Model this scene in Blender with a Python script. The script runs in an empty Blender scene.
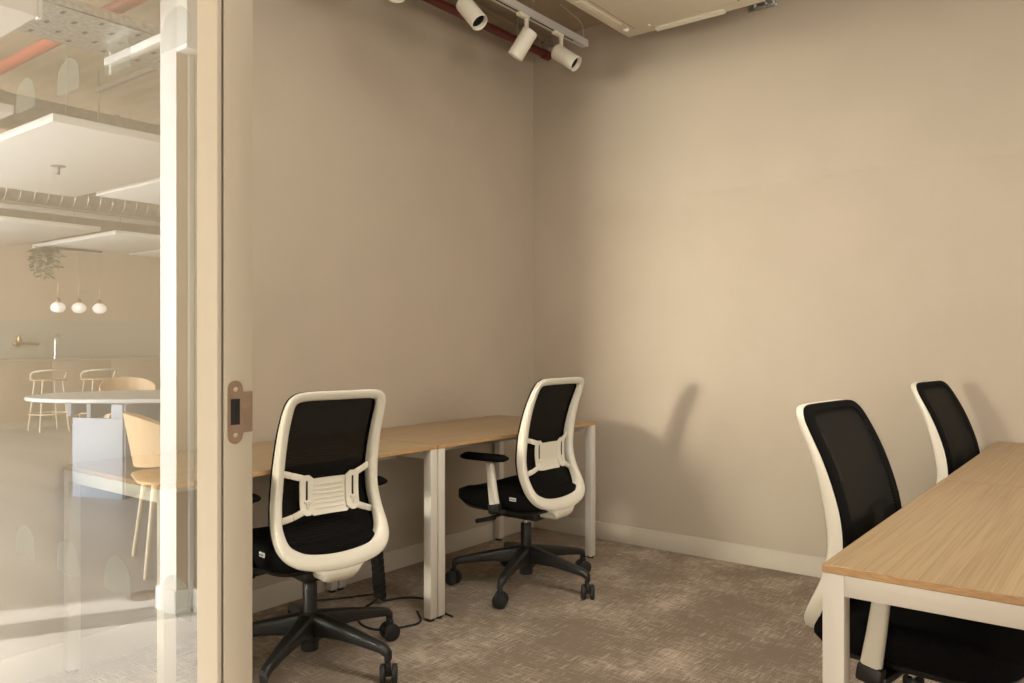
import bpy, bmesh, math, random
from mathutils import Vector, Matrix

random.seed(7)
C = bpy.context.scene.collection
PI = math.pi

# ------------------------------------------------------------------ materials
def mat(name, color, rough=0.5, metal=0.0, spec=0.5, alpha=1.0, bump=None):
    m = bpy.data.materials.new(name)
    m.use_nodes = True
    nt = m.node_tree
    b = nt.nodes['Principled BSDF']
    b.inputs['Base Color'].default_value = (*color, 1)
    b.inputs['Roughness'].default_value = rough
    b.inputs['Metallic'].default_value = metal
    b.inputs['Specular IOR Level'].default_value = spec
    if bump:
        scale, strength = bump
        tc = nt.nodes.new('ShaderNodeTexCoord')
        n = nt.nodes.new('ShaderNodeTexNoise')
        n.inputs['Scale'].default_value = scale
        n.inputs['Detail'].default_value = 4
        bp = nt.nodes.new('ShaderNodeBump')
        bp.inputs['Strength'].default_value = strength
        bp.inputs['Distance'].default_value = 0.01
        nt.links.new(tc.outputs['Object'], n.inputs['Vector'])
        nt.links.new(n.outputs['Fac'], bp.inputs['Height'])
        nt.links.new(bp.outputs['Normal'], b.inputs['Normal'])
    return m

def mottled(name, c1, c2, scale, rough=0.6, stretch=(1, 1, 1), lo=0.35, hi=0.65, detail=5, bump=0.0, spec=0.5, metal=0.0):
    m = bpy.data.materials.new(name)
    m.use_nodes = True
    nt = m.node_tree
    b = nt.nodes['Principled BSDF']
    tc = nt.nodes.new('ShaderNodeTexCoord')
    mp = nt.nodes.new('ShaderNodeMapping')
    mp.inputs['Scale'].default_value = stretch
    n = nt.nodes.new('ShaderNodeTexNoise')
    n.inputs['Scale'].default_value = scale
    n.inputs['Detail'].default_value = detail
    r = nt.nodes.new('ShaderNodeValToRGB')
    r.color_ramp.elements[0].position = lo
    r.color_ramp.elements[0].color = (*c1, 1)
    r.color_ramp.elements[1].position = hi
    r.color_ramp.elements[1].color = (*c2, 1)
    nt.links.new(tc.outputs['Object'], mp.inputs['Vector'])
    nt.links.new(mp.outputs['Vector'], n.inputs['Vector'])
    nt.links.new(n.outputs['Fac'], r.inputs['Fac'])
    nt.links.new(r.outputs['Color'], b.inputs['Base Color'])
    b.inputs['Roughness'].default_value = rough
    b.inputs['Specular IOR Level'].default_value = spec
    b.inputs['Metallic'].default_value = metal
    if bump:
        bp = nt.nodes.new('ShaderNodeBump')
        bp.inputs['Strength'].default_value = bump
        bp.inputs['Distance'].default_value = 0.005
        nt.links.new(n.outputs['Fac'], bp.inputs['Height'])
        nt.links.new(bp.outputs['Normal'], b.inputs['Normal'])
    return m

def wood_mat(name, c1, c2, c3):
    """straight-grained veneer running along the object's own y axis"""
    m = bpy.data.materials.new(name)
    m.use_nodes = True
    nt = m.node_tree
    L = nt.links.new
    b = nt.nodes['Principled BSDF']
    tc = nt.nodes.new('ShaderNodeTexCoord')
    mp = nt.nodes.new('ShaderNodeMapping')
    mp.inputs['Scale'].default_value = (26, 0.75, 26)
    n = nt.nodes.new('ShaderNodeTexNoise')
    n.inputs['Scale'].default_value = 1.6
    n.inputs['Detail'].default_value = 6
    n.inputs['Distortion'].default_value = 0.8
    mp2 = nt.nodes.new('ShaderNodeMapping')
    mp2.inputs['Scale'].default_value = (300, 2.6, 300)
    n2 = nt.nodes.new('ShaderNodeTexNoise')
    n2.inputs['Scale'].default_value = 1.0
    n2.inputs['Detail'].default_value = 3
    r = nt.nodes.new('ShaderNodeValToRGB')
    r.color_ramp.elements[0].position = 0.3
    r.color_ramp.elements[0].color = (*c1, 1)
    r.color_ramp.elements[1].position = 0.7
    r.color_ramp.elements[1].color = (*c2, 1)
    r2 = nt.nodes.new('ShaderNodeValToRGB')
    r2.color_ramp.elements[0].position = 0.36
    r2.color_ramp.elements[0].color = (*c3, 1)
    r2.color_ramp.elements[1].position = 0.56
    r2.color_ramp.elements[1].color = (1, 1, 1, 1)
    mx = nt.nodes.new('ShaderNodeMix')
    mx.data_type = 'RGBA'
    mx.blend_type = 'MULTIPLY'
    mx.inputs['Factor'].default_value = 0.7
    L(tc.outputs['Object'], mp.inputs['Vector'])
    L(tc.outputs['Object'], mp2.inputs['Vector'])
    L(mp.outputs['Vector'], n.inputs['Vector'])
    L(mp2.outputs['Vector'], n2.inputs['Vector'])
    L(n.outputs['Fac'], r.inputs['Fac'])
    L(n2.outputs['Fac'], r2.inputs['Fac'])
    L(r.outputs['Color'], mx.inputs[6])
    L(r2.outputs['Color'], mx.inputs[7])
    L(mx.outputs[2], b.inputs['Base Color'])
    b.inputs['Roughness'].default_value = 0.42
    b.inputs['Specular IOR Level'].default_value = 0.35
    return m

def carpet_mat():
    m = bpy.data.materials.new('carpet_pile')
    m.use_nodes = True
    nt = m.node_tree
    L = nt.links.new
    b = nt.nodes['Principled BSDF']
    tc = nt.nodes.new('ShaderNodeTexCoord')
    outs = []
    for sc in ((12, 170, 1), (170, 12, 1)):
        mp = nt.nodes.new('ShaderNodeMapping')
        mp.inputs['Scale'].default_value = sc
        n = nt.nodes.new('ShaderNodeTexNoise')
        n.inputs['Scale'].default_value = 1.0
        n.inputs['Detail'].default_value = 4
        L(tc.outputs['Object'], mp.inputs['Vector'])
        L(mp.outputs['Vector'], n.inputs['Vector'])
        outs.append(n.outputs['Fac'])
    mxm = nt.nodes.new('ShaderNodeMath')
    mxm.operation = 'MAXIMUM'
    L(outs[0], mxm.inputs[0])
    L(outs[1], mxm.inputs[1])
    big = nt.nodes.new('ShaderNodeTexNoise')
    big.inputs['Scale'].default_value = 3.2
    big.inputs['Detail'].default_value = 4
    L(tc.outputs['Object'], big.inputs['Vector'])
    mul = nt.nodes.new('ShaderNodeMath')
    mul.operation = 'MULTIPLY_ADD'
    mul.inputs[1].default_value = 0.55
    L(big.outputs['Fac'], mul.inputs[0])
    L(mxm.outputs[0], mul.inputs[2])
    fine = nt.nodes.new('ShaderNodeTexNoise')
    fine.inputs['Scale'].default_value = 260
    fine.inputs['Detail'].default_value = 2
    L(tc.outputs['Object'], fine.inputs['Vector'])
    ad = nt.nodes.new('ShaderNodeMath')
    ad.operation = 'MULTIPLY_ADD'
    ad.inputs[1].default_value = 0.35
    L(fine.outputs['Fac'], ad.inputs[0])
    L(mul.outputs[0], ad.inputs[2])
    r = nt.nodes.new('ShaderNodeValToRGB')
    r.color_ramp.elements[0].position = 0.97
    r.color_ramp.elements[0].color = (0.27, 0.212, 0.158, 1)
    r.color_ramp.elements[1].position = 1.0
    r.color_ramp.elements[1].color = (0.64, 0.53, 0.415, 1)
    mrg = nt.nodes.new('ShaderNodeMapRange')
    mrg.inputs['From Min'].default_value = 0.97
    mrg.inputs['From Max'].default_value = 1.20
    L(ad.outputs[0], mrg.inputs['Value'])
    r.color_ramp.elements[0].position = 0.0
    L(mrg.outputs['Result'], r.inputs['Fac'])
    L(r.outputs['Color'], b.inputs['Base Color'])
    b.inputs['Roughness'].default_value = 0.95
    b.inputs['Specular IOR Level'].default_value = 0.1
    bp = nt.nodes.new('ShaderNodeBump')
    bp.inputs['Strength'].default_value = 0.5
    bp.inputs['Distance'].default_value = 0.004
    L(fine.outputs['Fac'], bp.inputs['Height'])
    L(bp.outputs['Normal'], b.inputs['Normal'])
    return m

def mesh_fabric_mat(name, color, clear, weave=240):
    """woven net: threads with small open cells between them"""
    m = bpy.data.materials.new(name)
    m.use_nodes = True
    nt = m.node_tree
    L = nt.links.new
    b = nt.nodes['Principled BSDF']
    b.inputs['Base Color'].default_value = (*color, 1)
    b.inputs['Roughness'].default_value = 0.8
    b.inputs['Specular IOR Level'].default_value = 0.12
    out = nt.nodes['Material Output']
    tr = nt.nodes.new('ShaderNodeBsdfTransparent')
    mx = nt.nodes.new('ShaderNodeMixShader')
    tc = nt.nodes.new('ShaderNodeTexCoord')
    w = nt.nodes.new('ShaderNodeTexWave')
    w.bands_direction = 'Z'
    w.inputs['Scale'].default_value = weave / 6.283
    w.inputs['Distortion'].default_value = 0.4
    mr = nt.nodes.new('ShaderNodeMapRange')
    mr.inputs['From Min'].default_value = 0
    mr.inputs['From Max'].default_value = 1
    mr.inputs['To Min'].default_value = clear * 0.75
    mr.inputs['To Max'].default_value = clear * 1.25
    L(tc.outputs['Object'], w.inputs['Vector'])
    L(w.outputs['Fac'], mr.inputs['Value'])
    L(mr.outputs['Result'], mx.inputs['Fac'])
    L(b.outputs['BSDF'], mx.inputs[1])
    L(tr.outputs['BSDF'], mx.inputs[2])
    L(mx.outputs['Shader'], out.inputs['Surface'])
    return m

def coated_glass(name, tint, ior, mirror_tint=(1, 1, 1)):
    m = bpy.data.materials.new(name)
    m.use_nodes = True
    nt = m.node_tree
    L = nt.links.new
    nt.nodes.remove(nt.nodes['Principled BSDF'])
    out = nt.nodes['Material Output']
    tr = nt.nodes.new('ShaderNodeBsdfTransparent')
    tr.inputs['Color'].default_value = (*tint, 1)
    gl = nt.nodes.new('ShaderNodeBsdfGlossy')
    gl.inputs['Roughness'].default_value = 0.0
    gl.inputs['Color'].default_value = (*mirror_tint, 1)
    fr = nt.nodes.new('ShaderNodeFresnel')
    fr.inputs['IOR'].default_value = ior
    mx = nt.nodes.new('ShaderNodeMixShader')
    L(fr.outputs['Fac'], mx.inputs['Fac'])
    L(tr.outputs['BSDF'], mx.inputs[1])
    L(gl.outputs['BSDF'], mx.inputs[2])
    L(mx.outputs['Shader'], out.inputs['Surface'])
    return m

def clear_mat(name, tint):
    m = bpy.data.materials.new(name)
    m.use_nodes = True
    nt = m.node_tree
    nt.nodes.remove(nt.nodes['Principled BSDF'])
    tr = nt.nodes.new('ShaderNodeBsdfTransparent')
    tr.inputs['Color'].default_value = (*tint, 1)
    nt.links.new(tr.outputs['BSDF'], nt.nodes['Material Output'].inputs['Surface'])
    return m

def frosted(name, color, fac):
    m = bpy.data.materials.new(name)
    m.use_nodes = True
    nt = m.node_tree
    b = nt.nodes['Principled BSDF']
    b.inputs['Base Color'].default_value = (*color, 1)
    b.inputs['Roughness'].default_value = 0.7
    tr = nt.nodes.new('ShaderNodeBsdfTransparent')
    mx = nt.nodes.new('ShaderNodeMixShader')
    mx.inputs['Fac'].default_value = fac
    nt.links.new(b.outputs['BSDF'], mx.inputs[1])
    nt.links.new(tr.outputs['BSDF'], mx.inputs[2])
    nt.links.new(mx.outputs['Shader'], nt.nodes['Material Output'].inputs['Surface'])
    return m

def glow(name, color, strength):
    m = bpy.data.materials.new(name)
    m.use_nodes = True
    b = m.node_tree.nodes['Principled BSDF']
    b.inputs['Base Color'].default_value = (*color, 1)
    b.inputs['Emission Color'].default_value = (*color, 1)
    b.inputs['Emission Strength'].default_value = strength
    return m

M = {}
M['wall'] = mottled('wall_paint', (0.49, 0.415, 0.32), (0.515, 0.435, 0.335), 3.0, rough=0.55, spec=0.3)
M['skirting'] = mat('skirting_paint', (0.63, 0.56, 0.45), 0.45)
M['carpet'] = carpet_mat()
M['concrete_room'] = mottled('soffit_paint', (0.36, 0.295, 0.215), (0.46, 0.375, 0.275), 2.2, rough=0.8, bump=0.2)
M['white_metal'] = mat('cream_white_metal', (0.70, 0.645, 0.555), 0.4)
M['oak'] = wood_mat('oak_veneer', (0.375, 0.262, 0.142), (0.455, 0.322, 0.182), (0.76, 0.69, 0.61))
M['oak_edge'] = mottled('oak_edge_band', (0.44, 0.25, 0.10), (0.58, 0.35, 0.155), 5, rough=0.5, stretch=(8, 8, 60))
M['white_plastic'] = mat('cream_white_plastic', (0.80, 0.745, 0.615), 0.36)
M['black_plastic'] = mat('black_plastic', (0.014, 0.013, 0.012), 0.42)
M['black_fabric'] = mat('black_woven_fabric', (0.006, 0.0055, 0.005), 0.9, spec=0.10, bump=(350, 0.3))
M['net'] = mesh_fabric_mat('black_net', (0.006, 0.0055, 0.0045), 0.030)
M['chrome'] = mat('chrome', (0.75, 0.73, 0.7), 0.15, metal=1.0)
M['rubber'] = mat('black_rubber', (0.012, 0.012, 0.012), 0.6)
M['label'] = mat('white_fabric_tag', (0.75, 0.75, 0.72), 0.8)
M['red_pipe'] = mat('red_pipe_paint', (0.105, 0.013, 0.007), 0.4)
M['tan_pipe'] = mat('tan_painted_steel', (0.27, 0.205, 0.135), 0.6)
M['galv'] = mottled('galvanised_steel', (0.40, 0.43, 0.43), (0.74, 0.77, 0.77), 40, rough=0.35, metal=0.85)
M['galv_dull'] = mottled('dull_galvanised_steel', (0.34, 0.30, 0.25), (0.46, 0.42, 0.36), 18, rough=0.5, metal=0.6)
M['track_grey'] = mat('grey_white_aluminium', (0.62, 0.59, 0.54), 0.4)
M['dark'] = mat('dark_recess', (0.01, 0.009, 0.008), 0.7)
M['frame'] = mat('cream_frame_coating', (0.455, 0.395, 0.305), 0.45)
M['bronze_steel'] = mottled('satin_strike_steel', (0.27, 0.185, 0.125), (0.33, 0.23, 0.16), 60, rough=0.42, metal=0.35)
M['screw'] = mat('zinc_screw', (0.7, 0.62, 0.5), 0.3, metal=0.8)
M['glass'] = coated_glass('partition_glass', (0.84, 0.86, 0.83), 2.7)
M['glass_clear'] = clear_mat('partition_glass_body', (0.97, 0.98, 0.97))
M['decal'] = frosted('frosted_film', (0.42, 0.46, 0.41), 0.90)
M['ac_white'] = mat('warm_white_plastic', (0.80, 0.735, 0.61), 0.45)
M['floor_op'] = mottled('pale_screed', (0.50, 0.475, 0.44), (0.60, 0.575, 0.54), 1.5, rough=0.42, stretch=(0.5, 2.2, 1), bump=0.05)
M['ceil_op'] = mottled('board_marked_concrete', (0.60, 0.50, 0.35), (0.78, 0.66, 0.49), 1.6, rough=0.8, stretch=(1.0, 6.0, 1), detail=7, bump=0.25)
M['raft'] = mat('white_acoustic_felt', (0.86, 0.84, 0.80), 0.85)
M['wall_op'] = mottled('beige_plaster', (0.60, 0.48, 0.35), (0.66, 0.53, 0.39), 1.2, rough=0.7)
M['splash'] = mottled('grey_green_splashback', (0.50, 0.475, 0.38), (0.55, 0.52, 0.42), 1.0, rough=0.35)
M['unit'] = mottled('taupe_laminate', (0.46, 0.37, 0.27), (0.51, 0.41, 0.30), 1.3, rough=0.4)
M['worktop'] = mat('pale_worktop', (0.55, 0.48, 0.37), 0.35)
M['table_top'] = mat('pale_grey_laminate', (0.62, 0.64, 0.64), 0.35)
M['table_leg'] = mat('pale_blue_grey_laminate', (0.37, 0.41, 0.47), 0.5)
M['ash'] = mottled('ash_plywood', (0.72, 0.50, 0.28), (0.82, 0.60, 0.36), 4, rough=0.45, stretch=(8, 8, 1))
M['cream_steel'] = mat('cream_steel_tube', (0.78, 0.68, 0.5), 0.4)
M['opal'] = glow('opal_glass', (1.0, 0.95, 0.88), 1.0)
M['brass'] = mat('aged_brass', (0.42, 0.29, 0.14), 0.35, metal=0.9)
M['leaf'] = mottled('leaf_green', (0.05, 0.06, 0.02), (0.16, 0.16, 0.06), 20, rough=0.6)
M['post'] = mat('white_gloss_paint', (0.88, 0.86, 0.82), 0.4)
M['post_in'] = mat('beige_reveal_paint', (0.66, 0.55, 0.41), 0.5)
M['pane_green'] = mottled('dark_green_glass', (0.36, 0.34, 0.24), (0.40, 0.38, 0.27), 2, rough=0.2)
M['facade'] = mat('facade_frame_paint', (0.5, 0.45, 0.4), 0.5)
M['red_pipe_op'] = mat('red_sprinkler_paint', (0.50, 0.11, 0.06), 0.4)
M['soffit_dark'] = mottled('dark_taupe_paint', (0.24, 0.20, 0.14), (0.32, 0.27, 0.19), 2, rough=0.8)  # mottled dark brown for the wall beam, plant pot and grille seams

# ------------------------------------------------------------------ mesh helpers
class MB:
    """collects shapes into one mesh; flip mirrors the local y of everything put in"""
    def __init__(self, flip=False):
        self.bm = bmesh.new()
        self.flip = flip
        self.mi = 0
    def _fix(self, faces):
        for f in faces:
            f.material_index = self.mi
    def box(self, x0, x1, y0, y1, z0, z1, bevel=0.0, seg=2, mtx=None):
        vs = [self.bm.verts.new(p) for p in ((x0, y0, z0), (x1, y0, z0), (x1, y1, z0), (x0, y1, z0), (x0, y0, z1), (x1, y0, z1), (x1, y1, z1), (x0, y1, z1))]
        fs = [self.bm.faces.new([vs[i] for i in q]) for q in ((0, 3, 2, 1), (4, 5, 6, 7), (0, 1, 5, 4), (1, 2, 6, 5), (2, 3, 7, 6), (3, 0, 4, 7))]
        if mtx is not None:
            bmesh.ops.transform(self.bm, matrix=mtx, verts=vs)
        self._fix(fs)
        if bevel > 0:
            es = list({e for f in fs for e in f.edges})
            r = bmesh.ops.bevel(self.bm, geom=es, offset=bevel, segments=seg, affect='EDGES', profile=0.5)
            self._fix(r['faces'])
        return self
    def loft(self, rings, cap=True, closed=True):
        """rings: equal-length lists of points"""
        n = len(rings[0])
        vr = [[self.bm.verts.new(p) for p in r] for r in rings]
        fs = []
        for a, b in zip(vr[:-1], vr[1:]):
            for i in range(n if closed else n - 1):
                j = (i + 1) % n
                fs.append(self.bm.faces.new((a[i], a[j], b[j], b[i])))
        if cap and closed:
            fs.append(self.bm.faces.new(vr[0][::-1]))
            fs.append(self.bm.faces.new(vr[-1]))
        self._fix(fs)
        return self
    def tube(self, pts, r, n=10, closed=False):
        pts = [Vector(p) for p in pts]
        rs = r if isinstance(r, (list, tuple)) else [r] * len(pts)
        rings = []
        up = None
        m = len(pts)
        for i, p in enumerate(pts):
            if closed:
                t = (pts[(i + 1) % m] - pts[(i - 1) % m])
            else:
                t = pts[min(i + 1, m - 1)] - pts[max(i - 1, 0)]
            t.normalize()
            if up is None:
                up = Vector((0, 0, 1)) if abs(t.z) < 0.9 else Vector((1, 0, 0))
            a = t.cross(up)
            if a.length < 1e-5:
                a = t.cross(Vector((0, 1, 0)))
            a.normalize()
            up = a.cross(t).normalized()
            rings.append([p + a * rs[i] * math.cos(2 * PI * k / n) + up * rs[i] * math.sin(2 * PI * k / n) for k in range(n)])
        if closed:
            rings.append(rings[0])
            self.loft(rings, cap=False)
            bmesh.ops.remove_doubles(self.bm, verts=self.bm.verts, dist=1e-6)
        else:
            self.loft(rings)
        return self
    def lathe(self, prof, n=24, axis=(0, 0, 1), origin=(0, 0, 0)):
        """prof: (radius, height) along the axis"""
        ax = Vector(axis).normalized()
        q = Vector((0, 0, 1)).rotation_difference(ax)
        o = Vector(origin)
        rings = []
        for r, h in prof:
            rings.append([o + q @ Vector((r * math.cos(2 * PI * k / n), r * math.sin(2 * PI * k / n), h)) for k in range(n)])
        self.loft(rings)
        return self
    def bar(self, p, q, w, h, up=(0, 0, 1), bevel=0.0):
        """rectangular bar from p to q, w across, h along up"""
        p, q = Vector(p), Vector(q)
        d = (q - p)
        L = d.length
        d.normalize()
        s = d.cross(Vector(up)).normalized()
        u = s.cross(d).normalized()
        mt = Matrix((( d.x, s.x, u.x, p.x), (d.y, s.y, u.y, p.y), (d.z, s.z, u.z, p.z), (0, 0, 0, 1)))
        return self.box(0, L, -w / 2, w / 2, -h / 2, h / 2, bevel, 2, mt)
    def prism(self, outline, z0, z1, mtx=None):
        """outline in xy extruded along z (convex or simple)"""
        mtx = mtx or Matrix.Identity(4)
        lo = [self.bm.verts.new(mtx @ Vector((x, y, z0))) for x, y in outline]
        hi = [self.bm.verts.new(mtx @ Vector((x, y, z1))) for x, y in outline]
        n = len(outline)
        fs = [self.bm.faces.new(lo[::-1]), self.bm.faces.new(hi)]
        for i in range(n):
            j = (i + 1) % n
            fs.append(self.bm.faces.new((lo[i], lo[j], hi[j], hi[i])))
        self._fix(fs)
        return self
    def build(self, name, mats, parent=None, loc=(0, 0, 0), rot=0.0, smooth=True, sharp=40):
        bm = self.bm
        if self.flip:
            for v in bm.verts:
                v.co.y = -v.co.y
        bmesh.ops.recalc_face_normals(bm, faces=bm.faces)
        me = bpy.data.meshes.new(name)
        if smooth:
            for f in bm.faces:
                f.smooth = True
            lim = math.radians(sharp)
            for e in bm.edges:
                if len(e.link_faces) != 2 or e.calc_face_angle(0) > lim:
                    e.smooth = False
        bm.to_mesh(me)
        bm.free()
        for m in (mats if isinstance(mats, (list, tuple)) else [mats]):
            me.materials.append(m)
        o = bpy.data.objects.new(name, me)
        C.objects.link(o)
        if parent is not None:
            o.parent = parent
        o.location = loc
        o.rotation_euler = (0, 0, rot)
        return o

def tag(o, label=None, cat=None, group=None, kind=None):
    if label: o['label'] = label
    if cat: o['category'] = cat
    if group: o['group'] = group
    if kind: o['kind'] = kind
    return o

def thing(name, label, cat, loc=(0, 0, 0), rot=0.0, group=None):
    o = bpy.data.objects.new(name, None)
    o.empty_display_size = 0.1
    C.objects.link(o)
    o.location = loc
    o.rotation_euler = (0, 0, rot)
    return tag(o, label, cat, group)

def struct(name, mb, m, parent=None, label=None):
    o = mb.build(name, m, parent)
    if parent is None:
        o['kind'] = 'structure'
    if label: o['label'] = label
    return o

def copy_tree(o, parent=None):
    c = o.copy()
    C.objects.link(c)
    if parent is not None:
        c.parent = parent
    for ch in o.children:
        copy_tree(ch, c)
    return c

def smoothpath(pts, n=8, closed=False):
    """Catmull-Rom through the points"""
    P = [Vector(p) for p in pts]
    m = len(P)
    out = []
    rng = range(m) if closed else range(m - 1)
    for i in rng:
        if closed:
            a, b, c, d = P[(i - 1) % m], P[i], P[(i + 1) % m], P[(i + 2) % m]
        else:
            a, b, c, d = P[max(i - 1, 0)], P[i], P[i + 1], P[min(i + 2, m - 1)]
        for k in range(n):
            t = k / n
            out.append(0.5 * ((2 * b) + (c - a) * t + (2 * a - 5 * b + 4 * c - d) * t * t + (3 * b - a - 3 * c + d) * t ** 3))
    if not closed:
        out.append(P[-1])
    return out

def rrect(w, h, r, n=6, cx=0, cy=0):
    pts = []
    for sx, sy, a0 in ((1, 1, 0), (-1, 1, 90), (-1, -1, 180), (1, -1, 270)):
        for k in range(n + 1):
            a = math.radians(a0 + 90 * k / n)
            pts.append((cx + sx * (w / 2 - r) + r * math.cos(a), cy + sy * (h / 2 - r) + r * math.sin(a)))
    return pts

# ------------------------------------------------------------------ the room (x: along the back wall, y: away from the glass front)
XL, YB, ZC = -2.970, 4.03, 3.0          # left wall, back wall, soffit
XR = 1.9
GF = 0.53                               # face of the glass front
struct('floor', MB().box(XL - 0.1, XR, 0.50, YB + 0.1, -0.06, 0.0), M['carpet'])
struct('ceiling', MB().box(XL - 0.1, XR + 0.1, 0.50, YB + 0.1, ZC, ZC + 0.1), M['concrete_room'])
struct('wall_left', MB().box(XL - 0.1, XL, 0.50, YB, 0.0, ZC), M['wall'])
struct('wall_back', MB().box(XL - 0.1, XR + 0.1, YB, YB + 0.1, 0.0, ZC), M['wall'])
struct('wall_right', MB().box(XR, XR + 0.1, 0.50, YB, 0.0, ZC), M['wall'])
struct('wall_front', MB().box(XL, XR, 0.49, 0.57, 2.46, ZC), M['wall'])
struct('baseboard_left', MB().box(XL, XL + 0.012, 0.56, YB, 0.0, 0.10, 0.003), M['skirting'])
struct('baseboard_back', MB().box(XL + 0.012, XR, YB - 0.012, YB, 0.0, 0.10, 0.003), M['skirting'])

# glass front: fixed pane with rails, left of the doorway
w1 = struct('window_1', MB().box(XL + 0.04, -0.853, 0.508, 0.554, 0.0, 0.045, 0.002).box(XL + 0.04, -0.853, 0.508, 0.554, 2.42, 2.46, 0.002).box(XL, XL + 0.04, 0.508, 0.554, 0.0, 2.46, 0.002), M['frame'])
def glass_pane(name, x0, x1, parent):
    mb = MB()
    mb.box(x0, x1, GF, GF + 0.010, 0.045, 2.42)
    o = mb.build(name, [M['glass_clear'], M['glass']], parent, smooth=False)
    for p in o.data.polygons:
        if p.normal.y < -0.9:
            p.material_index = 1
    return o
glass_pane('glass_pane', XL + 0.04, -0.853, w1)
def dome(cx, cz, w, h):
    pts = [(cx - w / 2, cz)]
    for k in range(17):
        a = PI - PI * k / 16
        pts.append((cx + w / 2 * math.cos(a), cz + 0.02 + (h - 0.02) * math.sin(a)))
    pts.append((cx + w / 2, cz))
    return pts
rot_xz = Matrix(((1, 0, 0, 0), (0, 0, 1, 0), (0, 1, 0, 0), (0, 0, 0, 1)))
for k in range(13):
    for z in (0.812, 1.512):
        mb = MB().prism(dome(-0.937 - 0.147 * k, z, 0.070, 0.050), GF - 0.0006, GF - 0.0003, rot_xz)
        mb.build('frosted_decal', M['decal'], w1, smooth=False)

# door frame: jamb with rebate, seal groove and strike plate, head above
jx = -0.812
d1 = struct('door_1', MB().box(jx - 0.041, jx, 0.508, 0.5142, 0.0, 2.46, 0.0012).box(jx - 0.041, jx - 0.006, 0.5142, 0.5172, 0.0, 2.46).box(jx - 0.041, jx, 0.5172, 0.554, 0.0, 2.46, 0.0012).box(jx, 0.13, 0.508, 0.554, 2.42, 2.46, 0.001).box(0.13, 0.171, 0.508, 0.554, 0, 2.46, 0.001), M['frame'])
MB().box(jx - 0.006, jx - 0.004, 0.5142, 0.5172, 0.0, 2.42).build('door_seal', M['dark'], d1)
# strike plate lies on the reveal (plane x = jx), lip reaching the room side edge
def yz(pts, x0, x1):
    mt = Matrix(((0, 0, 1, 0), (1, 0, 0, 0), (0, 1, 0, 0), (0, 0, 0, 1)))
    return MB().prism(pts, x0, x1, mt)
def arc(cx, cz, r, a0, a1, n=8):
    return [(cx + r * math.cos(math.radians(a0 + (a1 - a0) * k / n)), cz + r * math.sin(math.radians(a0 + (a1 - a0) * k / n))) for k in range(n + 1)]
ol = arc(0.5305, 1.096, 0.0095, 180, 0) + [(0.5400, 1.094), (0.5415, 1.0925), (0.5528, 1.0925)] + [(0.5528, 1.046), (0.5415, 1.046), (0.5400, 1.0445)] + arc(0.5305, 1.043, 0.0095, 0, -180)
sp = yz(ol, jx - 0.0005, jx + 0.0014).build('strike_plate', M['bronze_steel'], d1)
sp['label'] = 'bronze-toned latch strike plate'
MB().box(jx + 0.0005, jx + 0.0019, 0.5243, 0.5358, 1.0555, 1.0848).build('latch_hole', M['dark'], sp)
MB().box(jx + 0.0012, jx + 0.0024, 0.5315, 0.5335, 1.060, 1.082).build('latch_keeper', M['black_plastic'], sp)
for z in (1.0955, 1.0435):
    MB().lathe([(0.0028, 0), (0.0028, 0.0012), (0.0012, 0.0018)], 14, (1, 0, 0), (jx + 0.001, 0.5303, z)).build('screw', M['screw'], sp)
# door leaf open into the room, out of view, added to shade the jamb
dl = MB().box(0.128, 0.168, 0.56, 1.48, 0.008, 2.41, 0.003).build('door_leaf', M['frame'], d1)
MB().tube([(0.128, 1.42, 1.07), (0.08, 1.42, 1.07), (0.075, 1.41, 1.07), (0.075, 1.30, 1.07)], 0.009, 10).build('door_handle', M['bronze_steel'], dl)
# glazing to the other side of the doorway, then a plain return
w2 = struct('window_2', MB().box(0.171, XR, 0.508, 0.554, 0.0, 0.045, 0.002).box(0.171, XR, 0.508, 0.554, 2.42, 2.46, 0.002), M['frame'])
glass_pane('glass_pane', 0.171, XR, w2)

# ------------------------------------------------------------------ desks
DT, DTH = 0.722, 0.016
def make_desk(label, loc, rot, L, W=0.665, group='oak bench desks with white frames'):
    """local: x across the depth (0 = sitting side, W = back), y along the length 0..L"""
    t = thing('bench_desk', label, 'desk', loc, rot, group)
    top = MB()
    top.box(0, W, 0.0015, L - 0.0015, DT - DTH, DT, 0.0012, 1)
    o = top.build('desktop', [M['oak'], M['oak_edge']], t, smooth=False)
    for p in o.data.polygons:
        if abs(p.normal.z) < 0.5:
            p.material_index = 1
    zt = DT - DTH
    for y0 in (0.002, L - 0.042):
        for x0 in (0.001, W - 0.041):
            lg = MB().box(x0, x0 + 0.04, y0, y0 + 0.04, 0.012, zt, 0.0015).build('leg', M['white_metal'], t)
            MB().lathe([(0.017, 0.0), (0.017, 0.008), (0.008, 0.009), (0.008, 0.013)], 16, (0, 0, 1), (x0 + 0.02, y0 + 0.02, 0)).build('foot', M['rubber'], lg)
        MB().box(0.041, W - 0.041, y0, y0 + 0.04, zt - 0.04, zt, 0.0015).build('cross_rail', M['white_metal'], t)
    MB().box(0.20, 0.24, 0.042, L - 0.042, zt - 0.05, zt - 0.002, 0.0015).box(W - 0.16, W - 0.12, 0.042, L - 0.042, zt - 0.05, zt - 0.002, 0.0015).build('long_rail', M['white_metal'], t)
    return t
# left bench: sitting side faces +x, so local x runs towards the left wall
XF = -2.287
make_desk('oak-topped white desk in front of the nearer chair along the left wall', (XF, 2.441, 0), PI, 1.187)
make_desk('oak-topped white desk in the far left corner of the room', (XF, 3.666, 0), PI, 1.222)
make_desk('oak-topped white desk with its corner and white leg closest to the doorway', (-0.484, 1.592, 0), 0, 1.198)
make_desk('oak-topped white desk running to the back wall on the right side', (-0.484, 2.7905, 0), 0, 1.227)

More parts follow.
